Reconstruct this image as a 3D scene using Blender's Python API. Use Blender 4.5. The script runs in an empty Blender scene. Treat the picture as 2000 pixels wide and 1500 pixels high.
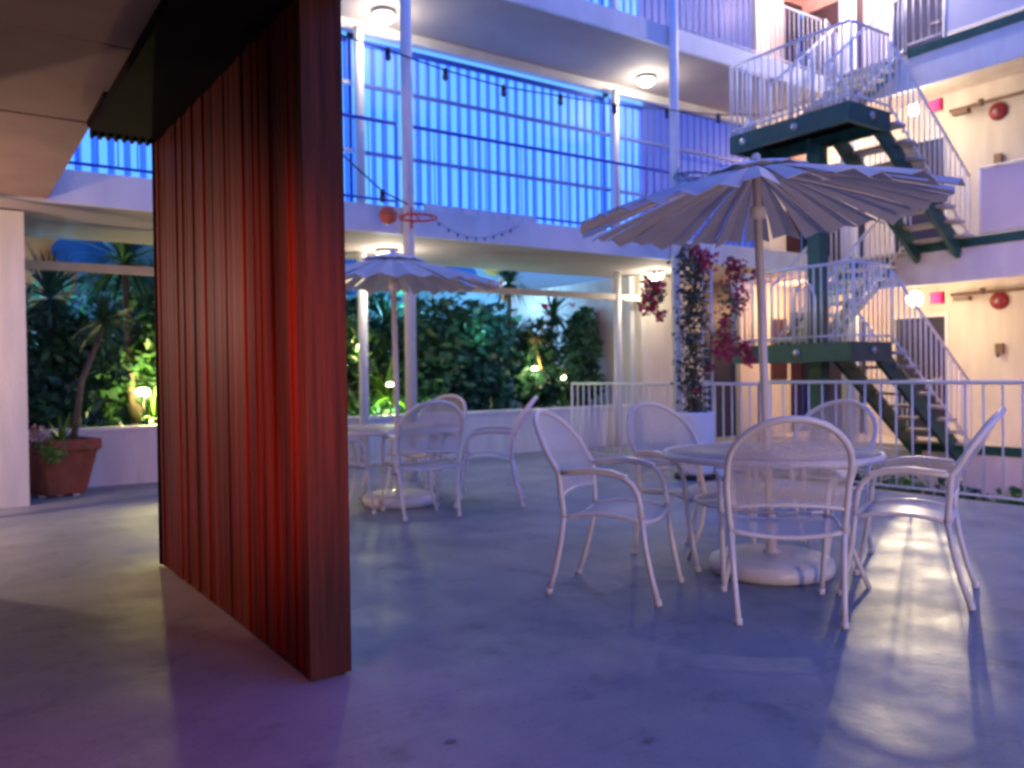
import bpy, bmesh, math, random
from mathutils import Vector, Matrix
R = math.radians
rnd = random.Random(7)
scene = bpy.context.scene
COL = scene.collection

# ------------------------------------------------------------------ camera
def make_camera():
    yaw, pitch, roll = R(55.36673), R(-0.69795), R(-0.78103)
    f = Vector((math.cos(yaw)*math.cos(pitch), math.sin(yaw)*math.cos(pitch), math.sin(pitch)))
    r0 = Vector((math.sin(yaw), -math.cos(yaw), 0)); u0 = r0.cross(f)
    r = r0*math.cos(roll)+u0*math.sin(roll); u = -r0*math.sin(roll)+u0*math.cos(roll)
    cam = bpy.data.cameras.new('camera'); o = bpy.data.objects.new('camera', cam)
    m = Matrix((r, u, -f)).transposed().to_4x4(); m.translation = Vector((0, 0, 1.18))
    o.matrix_world = m
    cam.sensor_width = 36; cam.lens = 1617.43*36/2000
    cam.clip_start = 0.05; cam.clip_end = 500
    cam.dof.use_dof = True; cam.dof.focus_distance = 2.6; cam.dof.aperture_fstop = 2.9
    COL.objects.link(o); scene.camera = o
make_camera()

# ------------------------------------------------------------------ world and light
world = bpy.data.worlds.new('World'); scene.world = world; world.use_nodes = True
nt = world.node_tree; bg = nt.nodes['Background']
sky = nt.nodes.new('ShaderNodeTexSky'); sky.sky_type = 'NISHITA'; sky.sun_disc = False
sky.sun_elevation = R(1.0); sky.sun_rotation = R(200); sky.air_density = 1.6; sky.ozone_density = 5.0
tint = nt.nodes.new('ShaderNodeMix'); tint.data_type = 'RGBA'; tint.blend_type = 'MULTIPLY'
tint.inputs['Factor'].default_value = 1.0; tint.inputs['B'].default_value = (0.25, 0.60, 1.34, 1)
nt.links.new(sky.outputs['Color'], tint.inputs['A']); nt.links.new(tint.outputs['Result'], bg.inputs['Color'])
bg.inputs['Strength'].default_value = 1.5

def lamp(name, kind, loc, energy, color, size=0.1, aim=None, spot=70, blend=0.5):
    d = bpy.data.lights.new(name, kind); d.energy = energy; d.color = color
    if kind == 'AREA': d.size = size
    else: d.shadow_soft_size = size
    if kind == 'SPOT': d.spot_size = R(spot); d.spot_blend = blend
    o = bpy.data.objects.new(name, d); o.location = loc
    if aim is not None:
        o.rotation_euler = (Vector(aim)-Vector(loc)).to_track_quat('-Z', 'Y').to_euler()
    COL.objects.link(o); return o

scene.view_settings.view_transform = 'Standard'; scene.view_settings.look = 'None'
scene.view_settings.exposure = 0.95; scene.view_settings.gamma = 1.0
scene.cycles.use_denoising = True
scene.cycles.max_bounces = 6; scene.cycles.transparent_max_bounces = 24
scene.cycles.sample_clamp_indirect = 4.0
scene.cycles.filter_width = 2.8

WARM = (1.0, 0.78, 0.48)
# walkway lamps of the far wing and the right wing (their fixtures are built below)
WALK_LAMPS = [(4.70, 9.55, 2.70), (9.35, 9.50, 2.70), (4.70, 9.55, 5.73), (9.15, 9.45, 5.73)]
for p in WALK_LAMPS:
    lamp('walkway_lamp_light', 'POINT', (p[0], p[1], p[2]-0.18), 17, (1.0, 0.90, 0.72), 0.08)
# emergency lamps by the exit signs of the right wing
lamp('exit_lamp_light', 'SPOT', (12.64, 7.09, 2.23), 1250, (1.0, 0.80, 0.48), 0.06, (4.50, 2.56, 0.0), 8.5, .7).scale = (.5, 1, 1)
lamp('exit_lamp_spill_light', 'SPOT', (12.64, 7.09, 2.23), 60, (1.0, 0.80, 0.52), 0.35, (4.2, 3.6, 0.0), 75, .8)
lamp('exit_lamp_glow_light', 'POINT', (12.66, 7.14, 2.16), 36, (1.0, 0.78, 0.52), 0.3)
lamp('exit_lamp_light', 'POINT', (12.66, 7.16, 5.18), 38, (1.0, 0.80, 0.60), 0.3)
lamp('corner_lamp_light', 'POINT', (12.0, 7.2, 8.0), 190, (1.0, 0.86, 0.92), 0.08)
lamp('under_stair_lamp_light', 'POINT', (12.7, 9.3, 2.3), 36, (1.0, 0.52, 0.28), 0.08)
lamp('under_landing_lamp_light', 'POINT', (13.2, 9.0, 5.3), 40, (1.0, 0.70, 0.52), 0.08)
lamp('top_walkway_lamp_light', 'POINT', (12.9, 9.2, 8.2), 45, (1.0, 0.66, 0.64), 0.08)
# pink party light on the right wing walls, standing on the deck outside the frame
lamp('pink_wash_light', 'SPOT', (8.5, 1.5, 0.4), 380, (1.0, 0.46, 0.42), 0.15, (13.9, 4.8, 1.6), 75, 0.9)
# garden uplights, plus added teal and blue ambient fills without fixtures
for p, e, c in [((6.9, 10.75, 1.9), 7, (.30, .75, .80)), ((2.15, 11.0, 0.95), 48, (1, .86, .30)), ((5.35, 10.85, 0.80), 46, (.80, 1, .30)), ((5.2, 11.5, 1.6), 16, (1, .75, .35)),
                ((7.98, 10.9, 1.22), 9, (1, .78, .40)), ((8.62, 10.95, 1.05), 12, (1, .90, .35)),
                ((6.5, 12.4, 2.5), 40, (.25, .65, 1.0)), ((1.2, 12.3, 2.4), 26, (.25, .6, 1.0)), ((8.6, 12.6, 2.5), 38, (.35, .65, 1.0))]:
    lamp('garden_uplight_and_fill_light', 'POINT', p, e, c, 0.06)
# coloured lamps under the near building, left of the camera, and a front fill
lamp('red_wall_wash_light', 'SPOT', (-0.45, 1.25, 1.35), 300, (1.0, 0.15, 0.025), 0.10, (1.13, 3.9, 1.15), 46, 1.0)
lamp('porch_lamp_light', 'POINT', (-1.28, 7.8, 1.8), 100, (1.0, 0.62, 0.46), 0.10)
lamp('magenta_floor_light', 'SPOT', (-1.2, 1.2, 1.9), 60, (1.0, 0.08, 0.30), 0.10, (0.35, 2.3, 0.0), 60, 1.0)
lamp('front_fill_light', 'POINT', (2.2, -3.0, 0.65), 190, (1.0, 0.66, 0.48), 0.3)  # added warm fill behind the camera to brighten the chairs

# ------------------------------------------------------------------ materials
def mat(name, col, rough=0.6, metal=0.0, noise=0.0, nscale=6.0, bump=0.0, bscale=60.0, spec=0.5, col2=None, emis=None, estr=0.0, alpha=None, stretch=None):
    m = bpy.data.materials.new(name); m.use_nodes = True
    t = m.node_tree; b = t.nodes['Principled BSDF']
    b.inputs['Roughness'].default_value = rough; b.inputs['Metallic'].default_value = metal
    b.inputs['Specular IOR Level'].default_value = spec
    b.inputs['Base Color'].default_value = (*col, 1)
    tc = t.nodes.new('ShaderNodeTexCoord'); mp = t.nodes.new('ShaderNodeMapping')
    t.links.new(tc.outputs['Object'], mp.inputs['Vector'])
    if stretch: mp.inputs['Scale'].default_value = stretch
    if noise > 0 or col2:
        n = t.nodes.new('ShaderNodeTexNoise'); n.inputs['Scale'].default_value = nscale; n.inputs['Detail'].default_value = 6
        t.links.new(mp.outputs['Vector'], n.inputs['Vector'])
        cr = t.nodes.new('ShaderNodeValToRGB')
        c2 = col2 or tuple(max(0, c*(1-noise)) for c in col)
        cr.color_ramp.elements[0].position = 0.33; cr.color_ramp.elements[1].position = 0.67
        cr.color_ramp.elements[0].color = (*c2, 1); cr.color_ramp.elements[1].color = (*col, 1)
        t.links.new(n.outputs['Fac'], cr.inputs['Fac']); t.links.new(cr.outputs['Color'], b.inputs['Base Color'])
    if bump > 0:
        n2 = t.nodes.new('ShaderNodeTexNoise'); n2.inputs['Scale'].default_value = bscale; n2.inputs['Detail'].default_value = 4
        t.links.new(mp.outputs['Vector'], n2.inputs['Vector'])
        bp = t.nodes.new('ShaderNodeBump'); bp.inputs['Strength'].default_value = bump; bp.inputs['Distance'].default_value = 0.02
        t.links.new(n2.outputs['Fac'], bp.inputs['Height']); t.links.new(bp.outputs['Normal'], b.inputs['Normal'])
    if emis:
        b.inputs['Emission Color'].default_value = (*emis, 1); b.inputs['Emission Strength'].default_value = estr
    if alpha is not None: b.inputs['Alpha'].default_value = alpha
    return m

M = {}
def deck_mat():
    m = bpy.data.materials.new('painted_deck'); m.use_nodes = True
    t = m.node_tree; b = t.nodes['Principled BSDF']; L = t.links.new
    tc = t.nodes.new('ShaderNodeTexCoord')
    def noise(scale, det, rough=.55, stretch=None):
        n = t.nodes.new('ShaderNodeTexNoise'); n.inputs['Scale'].default_value = scale; n.inputs['Detail'].default_value = det; n.inputs['Roughness'].default_value = rough
        if stretch:
            mp = t.nodes.new('ShaderNodeMapping'); mp.inputs['Scale'].default_value = stretch; mp.inputs['Rotation'].default_value = (0, 0, .6)
            L(tc.outputs['Object'], mp.inputs['Vector']); L(mp.outputs['Vector'], n.inputs['Vector'])
        else: L(tc.outputs['Object'], n.inputs['Vector'])
        return n.outputs['Fac']
    def ramp(src, p0, p1, c0, c1):
        r = t.nodes.new('ShaderNodeValToRGB'); r.color_ramp.elements[0].position = p0; r.color_ramp.elements[1].position = p1
        r.color_ramp.elements[0].color = (*c0, 1); r.color_ramp.elements[1].color = (*c1, 1); L(src, r.inputs['Fac']); return r.outputs['Color']
    def mul(a, c):
        x = t.nodes.new('ShaderNodeMix'); x.data_type = 'RGBA'; x.blend_type = 'MULTIPLY'; x.inputs['Factor'].default_value = 1
        L(a, x.inputs['A']); L(c, x.inputs['B']); return x.outputs['Result']
    base = ramp(noise(1.1, 7), .34, .66, (.18, .215, .25), (.285, .315, .345))
    st = ramp(noise(3.6, 9, .7), .30, .46, (.66, .66, .66), (1, 1, 1))
    sc = ramp(noise(5, 5, .6, (.35, 4, 1)), .34, .46, (.93, .93, .93), (1, 1, 1))
    sp = ramp(noise(60, 3), .30, .42, (.80, .80, .80), (1, 1, 1))
    L(mul(mul(mul(base, st), sc), sp), b.inputs['Base Color'])
    rr = t.nodes.new('ShaderNodeMapRange'); rr.inputs['From Min'].default_value = .3; rr.inputs['From Max'].default_value = .7
    rr.inputs['To Min'].default_value = .46; rr.inputs['To Max'].default_value = .68
    L(noise(2.3, 6), rr.inputs['Value']); L(rr.outputs['Result'], b.inputs['Roughness'])
    bp = t.nodes.new('ShaderNodeBump'); bp.inputs['Strength'].default_value = .35; bp.inputs['Distance'].default_value = .012
    L(noise(9, 5), bp.inputs['Height']); L(bp.outputs['Normal'], b.inputs['Normal'])
    b.inputs['Specular IOR Level'].default_value = .38
    return m
M['deck'] = deck_mat()
M['stucco'] = mat('white_stucco', (.74, .73, .71), .8, noise=.08, nscale=3, bump=.3, bscale=40, col2=(.60, .60, .60), stretch=(2.2, 2.2, .35))
M['fascia'] = mat('white_fascia', (.76, .76, .76), .6, nscale=2.2, col2=(.64, .64, .65), stretch=(1.6, 1.6, .6))
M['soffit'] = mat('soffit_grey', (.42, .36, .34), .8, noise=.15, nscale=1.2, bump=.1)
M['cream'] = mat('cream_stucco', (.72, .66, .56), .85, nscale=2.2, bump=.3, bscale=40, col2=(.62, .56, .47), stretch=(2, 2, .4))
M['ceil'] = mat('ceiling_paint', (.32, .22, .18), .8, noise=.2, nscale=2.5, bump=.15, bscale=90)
M['groove'] = mat('groove_dark', (.05, .03, .03), .8, noise=.2)
M['wpaint'] = mat('white_metal_paint', (.78, .78, .78), .4, noise=.06, nscale=9)
M['girtblue'] = mat('girt_unlit', (.14, .20, .55), .45, noise=.1)
M['bluebacklit'] = mat('backlit_blue_metal', (.03, .09, .60), .45, noise=.1)  # backlit look before the screens, put into the metal's colour
M['chair'] = mat('white_steel_chair', (.80, .76, .74), .36, noise=.07, nscale=12)
M['umb'] = mat('umbrella_vinyl', (.56, .53, .53), .65, noise=.1, nscale=5)
M['umbcap'] = mat('umbrella_cap_skylit', (.80, .79, .79), .6, noise=.06, nscale=5)  # lighter copy of the canopy vinyl: sky light on top put into colour
M['umbpole'] = mat('umbrella_pole', (.74, .66, .62), .45, noise=.07)
M['plastic'] = mat('white_base_plastic', (.78, .74, .73), .35, noise=.12, nscale=7)
M['green'] = mat('dark_green_steel', (.014, .095, .075), .45, noise=.3, nscale=5, bump=.1)
M['tread'] = mat('tread_concrete', (.52, .50, .44), .7, noise=.2, nscale=8)
M['wood'] = mat('mahogany_boards', (.15, .020, .009), .5, nscale=2.6, col2=(.028, .005, .004), bump=.2, bscale=9, stretch=(5, 5, .16), spec=.08)
M['wood_end'] = mat('mahogany_trim', (.085, .028, .022), .5, nscale=7, col2=(.045, .014, .013), stretch=(6, 6, .25), bump=.2, bscale=12, spec=.12)
M['wood_dark'] = mat('canopy_timber', (.010, .006, .009), .7, nscale=6, col2=(.006, .003, .006), spec=.04)
M['terra'] = mat('terracotta', (.30, .085, .04), .75, noise=.35, nscale=6, bump=.2)
M['soil'] = mat('soil', (.05, .035, .025), .9, noise=.4, nscale=20, bump=.6)
M['potw'] = mat('white_pot', (.84, .83, .84), .35, noise=.06)
M['black'] = mat('black_rubber', (.02, .02, .02), .6, noise=.2)
M['navy'] = mat('navy_door', (.02, .022, .06), .45, noise=.2)
M['maroon'] = mat('maroon_door', (.06, .025, .035), .45, noise=.2)
M['brick'] = mat('salmon_wall', (.52, .30, .24), .8, noise=.2)
M['bluewall'] = mat('blue_corrugated', (.10, .18, .62), .55, noise=.1, nscale=2)
M['trunk'] = mat('trunk_bark', (.16, .12, .09), .85, noise=.4, nscale=25, bump=.5)
M['leafA'] = mat('leaf_dark', (.035, .13, .055), .5, nscale=2, col2=(.014, .06, .045))
M['leafB'] = mat('leaf_mid', (.07, .20, .05), .5, nscale=2, col2=(.03, .10, .045))
M['leafC'] = mat('leaf_lime', (.16, .30, .04), .5, nscale=4, col2=(.06, .16, .03))
M['leafBl'] = mat('leaf_blue', (.04, .16, .12), .5, nscale=2, col2=(.018, .07, .08))
M['leafY'] = mat('leaf_gold', (.42, .33, .07), .6, nscale=5, col2=(.22, .18, .05))
M['leafD'] = mat('leaf_vine', (.10, .12, .06), .6, nscale=5, col2=(.05, .045, .03))
M['flower'] = mat('magenta_bract', (.62, .03, .09), .6, nscale=9, col2=(.38, .02, .07))
M['redf'] = mat('red_flower', (.55, .02, .03), .6, noise=.3)
M['pinkf'] = mat('pale_flower', (.75, .45, .38), .6, noise=.3)
M['bellred'] = mat('bell_red', (.26, .02, .03), .35, noise=.15)
M['rimred'] = mat('rim_orange', (.75, .09, .05), .4, noise=.1)
M['ball'] = mat('ball_orange', (.70, .14, .06), .55, noise=.15, nscale=30)
M['rimteal'] = mat('rim_teal', (.02, .14, .22), .4, noise=.1)
M['net'] = mat('net_cord', (.25, .45, .62), .7, noise=.1)
M['brown'] = mat('brown_pipe', (.14, .075, .05), .5, noise=.2)
M['sconce'] = mat('bronze_sconce', (.22, .11, .05), .45, noise=.2)
M['cable'] = mat('cable_black', (.012, .014, .04), .5, noise=.1)
M['bulb'] = mat('unlit_bulb', (.05, .06, .16), .15, noise=.1)
M['mural'] = mat('mural_sky', (.22, .44, .60), .8, noise=.04, nscale=1.2)
M['m_blue'] = mat('mural_blue', (.03, .14, .48), .8, noise=.1)
M['m_or'] = mat('mural_orange', (.60, .30, .12), .8, noise=.1)
M['m_gr'] = mat('mural_green', (.28, .52, .25), .8, noise=.1)
M['m_ye'] = mat('mural_yellow', (.70, .48, .12), .8, noise=.1)
M['asphalt'] = mat('lower_ground', (.10, .10, .10), .9, noise=.3, nscale=2)
M['beige'] = mat('beige_beam', (.62, .54, .42), .6, noise=.1)
M['alu'] = mat('steel_fixture', (.45, .45, .45), .4, .6, noise=.1)
def emit(name, col, s):
    return mat(name, (.05, .05, .05), .5, emis=col, estr=s)
M['lampglow'] = emit('lamp_glow', (1, .90, .62), 7)
M['exitglow'] = emit('exit_glow', (1, .0, .10), 1.7)
M['exitglow'].node_tree.nodes['Principled BSDF'].inputs['Specular IOR Level'].default_value = 0
M['spotglow'] = emit('emergency_glow', (1, .86, .55), 11)
M['upglow'] = emit('uplight_glow', (1, .93, .55), 7)
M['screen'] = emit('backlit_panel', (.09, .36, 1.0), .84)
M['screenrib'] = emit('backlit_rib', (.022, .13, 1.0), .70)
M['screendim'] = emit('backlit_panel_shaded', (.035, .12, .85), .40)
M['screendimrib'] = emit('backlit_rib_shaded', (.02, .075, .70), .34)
# bump-free structural weave for mesh seats
def mesh_mat(name, col, alpha):
    m = mat(name, col, .45, alpha=alpha); t = m.node_tree; b = t.nodes['Principled BSDF']
    w = t.nodes.new('ShaderNodeTexNoise'); w.inputs['Scale'].default_value = 350; w.inputs['Detail'].default_value = 1
    tc = t.nodes.new('ShaderNodeTexCoord'); t.links.new(tc.outputs['Object'], w.inputs['Vector'])
    mr = t.nodes.new('ShaderNodeMapRange'); mr.inputs['From Min'].default_value = .4; mr.inputs['From Max'].default_value = .6
    mr.inputs['To Min'].default_value = alpha-.15; mr.inputs['To Max'].default_value = alpha+.15
    t.links.new(w.outputs['Fac'], mr.inputs['Value']); t.links.new(mr.outputs['Result'], b.inputs['Alpha'])
    return m
M['mesh'] = mesh_mat('woven_steel_mesh', (.72, .66, .66), .50)
M['tmesh'] = mesh_mat('table_mesh', (.50, .48, .50), .62)
M['pmesh'] = mesh_mat('perforated_panel', (.78, .74, .76), .88)

# ------------------------------------------------------------------ mesh helpers
ROOTLOC = {}
class MB:
    def __init__(s): s.v = []; s.f = []; s.mi = []; s.cur = 0; s.smooth = []
    def add(s, vs, fs, smooth=False):
        n = len(s.v); s.v += [tuple(map(float, v)) for v in vs]
        for f in fs: s.f.append(tuple(i+n for i in f)); s.mi.append(s.cur); s.smooth.append(smooth)
        return s
    def box(s, x0, y0, z0, x1, y1, z1):
        vs = [(x0,y0,z0),(x1,y0,z0),(x1,y1,z0),(x0,y1,z0),(x0,y0,z1),(x1,y0,z1),(x1,y1,z1),(x0,y1,z1)]
        return s.add(vs, [(0,3,2,1),(4,5,6,7),(0,1,5,4),(1,2,6,5),(2,3,7,6),(3,0,4,7)])
    def beam(s, a, b, w, h, up=(0,0,1)):
        a = Vector(a); b = Vector(b); d = (b-a).normalized(); up = Vector(up)
        sd = d.cross(up).normalized(); uu = sd.cross(d).normalized()
        vs = []
        for p in (a, b):
            for i, j in ((-1,-1),(1,-1),(1,1),(-1,1)): vs.append(p+sd*(i*w/2)+uu*(j*h/2))
        return s.add(vs, [(0,1,2,3),(7,6,5,4),(0,4,5,1),(1,5,6,2),(2,6,7,3),(3,7,4,0)])
    def tube(s, pts, r, n=8, cap=True, closed=False):
        pts = [Vector(p) for p in pts]; N = len(pts)
        rs = r if isinstance(r, (list, tuple)) else [r]*N
        vs = []; prev = None
        for i, p in enumerate(pts):
            if closed: d = pts[(i+1) % N]-pts[i-1]
            else: d = (pts[min(i+1, N-1)]-pts[max(i-1, 0)])
            d.normalize()
            if prev is None:
                ref = Vector((0,0,1)) if abs(d.z) < .9 else Vector((1,0,0))
                a = d.cross(ref).normalized()
            else:
                a = prev-d*prev.dot(d)
                a = a.normalized() if a.length > 1e-6 else d.orthogonal().normalized()
            prev = a; b = d.cross(a)
            for k in range(n):
                t = 2*math.pi*k/n; vs.append(p+(a*math.cos(t)+b*math.sin(t))*rs[i])
        fs = []
        for i in range(N if closed else N-1):
            j = (i+1) % N
            for k in range(n):
                k2 = (k+1) % n; fs.append((i*n+k, i*n+k2, j*n+k2, j*n+k))
        if cap and not closed:
            fs.append(tuple(range(n-1, -1, -1))); fs.append(tuple((N-1)*n+k for k in range(n)))
        return s.add(vs, fs, True)
    def lathe(s, prof, c=(0,0,0), n=32, cap=True, mod=None):
        vs = []; N = len(prof)
        for r, z in prof:
            for k in range(n):
                t = 2*math.pi*k/n; q = r*(mod(t) if mod else 1)
                vs.append((c[0]+q*math.cos(t), c[1]+q*math.sin(t), c[2]+z))
        fs = []
        for i in range(N-1):
            for k in range(n):
                k2 = (k+1) % n; fs.append((i*n+k, i*n+k2, (i+1)*n+k2, (i+1)*n+k))
        if cap: fs.append(tuple(range(n-1, -1, -1))); fs.append(tuple((N-1)*n+k for k in range(n)))
        return s.add(vs, fs, True)
    def ball(s, c, r, n=14, sz=1.0):
        m = n//2; prof = [(max(1e-4, r*math.sin(math.pi*i/m)), -r*sz*math.cos(math.pi*i/m)) for i in range(m+1)]
        return s.lathe(prof, c, n, False)
    def grid(s, P):
        a = len(P); b = len(P[0]); vs = [p for row in P for p in row]
        fs = [(i*b+j, i*b+j+1, (i+1)*b+j+1, (i+1)*b+j) for i in range(a-1) for j in range(b-1)]
        return s.add(vs, fs, True)
    def build(s, name, m, parent=None, bevel=0.0):
        off = Vector((0,0,0))
        p = parent
        while p is not None:
            off += Vector(ROOTLOC.get(p, (0,0,0))); p = p.parent
        me = bpy.data.meshes.new(name)
        me.from_pydata([(v[0]-off.x, v[1]-off.y, v[2]-off.z) for v in s.v], [], s.f)
        ms = m if isinstance(m, (list, tuple)) else [m]
        for x in ms: me.materials.append(x)
        me.polygons.foreach_set('material_index', s.mi); me.polygons.foreach_set('use_smooth', s.smooth)
        me.update()
        o = bpy.data.objects.new(name, me); COL.objects.link(o)
        if parent is not None: o.parent = parent
        if bevel:
            b = o.modifiers.new('bevel', 'BEVEL'); b.width = bevel; b.segments = 2; b.limit_method = 'ANGLE'
        return o

def tag(o, label, cat, group=None, kind=None):
    if kind: o['kind'] = kind
    if label: o['label'] = label
    if cat: o['category'] = cat
    if group: o['group'] = group
    return o
def empty(name, loc, label, cat, group=None):
    o = bpy.data.objects.new(name, None); COL.objects.link(o); o.location = loc
    ROOTLOC[o] = tuple(loc); o.empty_display_size = .1
    return tag(o, label, cat, group)
def kids(o): return [c for c in bpy.data.objects if c.parent == o]
def copy_tree(o, parent=None):
    c = o.copy(); COL.objects.link(c)
    if parent is not None: c.parent = parent
    for ch in kids(o): copy_tree(ch, c)
    return c
def B(*a): return MB().box(*a)
def struct(o): o['kind'] = 'structure'; return o

# ------------------------------------------------------------------ ground
g = MB(); g.box(-14, -10, -.25, 7.55, 10.11, 0); struct(g.build('deck_floor', M['deck']))
g = MB(); g.add([(-150,-150,-1.62),(150,-150,-1.62),(150,150,-1.62),(-150,150,-1.62)], [(0,1,2,3)]); struct(g.build('ground', M['asphalt']))
g = MB(); g.box(-6, 10.37, -.2, 9.38, 13.48, .50); struct(g.build('garden_soil', M['soil']))
g = MB(); g.box(7.55, 8.42, -.25, 12.28, 10.11, 0); struct(g.build('walkway_floor', M['deck']))

def stain(x, y, r, k):
    n = 18; q = random.Random(k)
    v = [(x+r*(.7+.5*q.random())*math.cos(2*math.pi*i/n), y+r*.6*(.7+.5*q.random())*math.sin(2*math.pi*i/n), .003) for i in range(n)]
    struct(MB().add(v, [tuple(range(n))]).build('floor_stain', M['stain']))
M['stain'] = mat('gum_stain', (.15, .165, .19), .6, noise=.2)
for k, (x, y, r) in enumerate([(1.33, 2.30, .022), (1.85, 1.93, .026), (2.2, 4.6, .03), (2.7, 5.2, .02), (5.4, 4.9, .03), (4.9, 7.2, .035), (.62, 6.4, .03), (3.9, 1.5, .02)]): stain(x, y, r, k)

# ------------------------------------------------------------------ far wing
fw = empty('far_wing_building', (4.5, 10, 0), 'far white wing with steel posts, slab walkways and backlit blue corrugated screens', 'building')
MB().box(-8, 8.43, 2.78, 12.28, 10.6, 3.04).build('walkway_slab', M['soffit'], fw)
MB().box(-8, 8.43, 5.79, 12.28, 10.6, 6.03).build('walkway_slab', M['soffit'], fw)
MB().box(-8, 8.38, 2.765, 12.28, 8.43, 3.07).build('fascia', M['fascia'], fw)
MB().box(-8, 8.38, 5.775, 12.28, 8.43, 6.06).build('fascia', M['fascia'], fw)
MB().box(-8, 8.2, 8.9, 15.5, 14.0, 9.15).build('roof', M['soffit'], fw)
# header over the screens
MB().box(-8, 9.98, 5.66, 12.2, 10.09, 5.787).build('header_beam', M['fascia'], fw)
for x in (.15, 4.5, 8.88):
    for z0, z1 in ((0, 2.778), (3.042, 5.66), (6.032, 8.9)):
        MB().tube([(x, 9.88, z0), (x, 9.88, z1)], .062, 12).build('rear_post', M['wpaint'], fw)
for x in (.15, 4.36, 8.58):
    MB().tube([(x, 8.31, 0), (x, 8.31, 8.9)], .066, 14).build('front_post', M['wpaint'], fw)
def screen(x0, x1, z0, z1, m1, m2, name='screen_panel'):
    b = MB(); y = 10.14; p = .168; n = max(1, round((x1-x0)/p)); p = (x1-x0)/n
    for i in range(n):
        a = x0+i*p; c = a+p*.56; yy = y
        b.cur = 0; b.add([(a, yy, z0), (c, yy, z0), (c, yy, z1), (a, yy, z1)], [(0,1,2,3)])
        d = x0+(i+1)*p; q = .02
        b.cur = 1
        b.add([(c, yy, z0), (c+q, yy-.014, z0), (c+q, yy-.014, z1), (c, yy, z1)], [(0,1,2,3)])
        b.add([(c+q, yy-.014, z0), (d-q, yy-.014, z0), (d-q, yy-.014, z1), (c+q, yy-.014, z1)], [(0,1,2,3)])
        b.add([(d-q, yy-.014, z0), (d, yy, z0), (d, yy, z1), (d-q, yy-.014, z1)], [(0,1,2,3)])
    b.cur = 1; b.box(x0, y+.01, z0, x1, y+.04, z1)
    return b.build(name, [m1, m2], fw)
for x0, x1 in ((-7.9, .1), (.16, 4.47), (4.52, 8.85), (8.91, 9.68)):
    screen(x0, x1, 3.045, 5.62, M['screen'], M['screenrib']); screen(x0, x1, 6.04, 8.85, M['screen'], M['screenrib'])
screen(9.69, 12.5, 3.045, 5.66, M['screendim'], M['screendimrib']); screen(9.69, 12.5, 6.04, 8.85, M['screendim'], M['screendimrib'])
for z in (4.08, 4.95):
    for x0, x1 in ((-7.9, .09), (.21, 4.44), (4.56, 8.82), (8.94, 12.2)):
        MB().box(x0, 9.93, z-.022, x1, 9.975, z+.022).build('girt', M['wpaint'] if x1 < 4.5 else M['girtblue'], fw)  # lamplight painted in: white where lit, blue where unlit
for x0, x1 in ((-7.9, .09), (.21, 4.44), (4.56, 8.82), (8.94, 9.5)):
    MB().box(x0, 9.84, 2.33, x1, 9.90, 2.42).build('cross_beam', M['beige'], fw)
for x0, x1 in ((-7.9, .08), (.22, 4.43), (4.57, 8.81), (8.95, 9.68)):
    MB().box(x0, 10.09, 5.60, x1, 10.12, 5.655).build('light_strip', M['screen'], fw)
    MB().box(x0, 10.08, 5.53, x1, 10.118, 5.598).build('head_rail', M['bluebacklit'], fw)
# corner of the wing, ground floor: cream pier, doors, wall to the right wing
MB().box(9.48, 9.98, 0, 10.22, 13.6, 2.775).build('pier', M['cream'], fw)
MB().box(10.22, 10.05, 0, 11.0, 10.25, 2.775).build('wall', M['cream'], fw)
MB().box(11.0, 10.16, 0, 12.0, 10.22, 2.775).build('door', M['navy'], fw)
MB().box(12.0, 10.05, 0, 13.45, 10.25, 2.775).build('wall', M['cream'], fw)
MB().box(13.45, 10.16, 0, 13.95, 10.22, 2.3).build('door', M['maroon'], fw)
MB().box(13.45, 10.05, 2.3, 13.95, 10.25, 2.775).build('wall', M['cream'], fw)
for x0, x1, z0, z1 in ((12.85, 13.32, 1.0, 2.15),):
    MB().box(x0, 10.02, z0, x1, 10.048, z1).build('window', M['maroon'], fw)
# upper corners
for z0, z1 in ((3.045, 5.785), (6.035, 8.89)):
    MB().box(12.52, 10.05, z0, 13.35, 10.25, z1).build('wall', M['cream'], fw)
    MB().box(13.35, 10.14, z0, 13.95, 10.22, z0+2.2).build('door', M['maroon'], fw)
    MB().box(13.35, 10.05, z0+2.2, 13.95, 10.25, z1).build('wall', M['brick'], fw)
# solar of slab ends beyond
MB().box(-8, 10.3, 3.05, 12.4, 10.34, 8.9).build('rear_liner', M['groove'], fw)

# side wall of the garden (white)
tag(MB().box(9.39, 10.13, 0, 9.475, 13.6, 2.77).build('garden_side_wall', M['stucco']), 'bluish white wall closing the planted bed, left of the cream pier', 'wall')

# lamps under the walkways
LL = ['round glowing ceiling lamp under the lower walkway above the smaller parasol', 'round glowing ceiling lamp under the lower walkway beside the bougainvillea',
      'round glowing ceiling lamp under the upper walkway at the top edge of the photo', 'round glowing ceiling lamp under the upper walkway beside the right steel post']
for p, l in zip(WALK_LAMPS, LL):
    x, y, z = p
    e = empty('ceiling_lamp', (x, y, z), l, 'lamp', 'round lamps under the far walkways')
    top = 2.778 if z < 4 else 5.788
    MB().lathe([(.13, .045), (.13, .0)], (x, y, top-.047), 24).build('housing', M['fascia'], e)
    MB().lathe([(.02, -.10), (.08, -.085), (.12, -.05), (.132, 0)], (x, y, top-.049), 24).build('diffuser', M['lampglow'], e)

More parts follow.
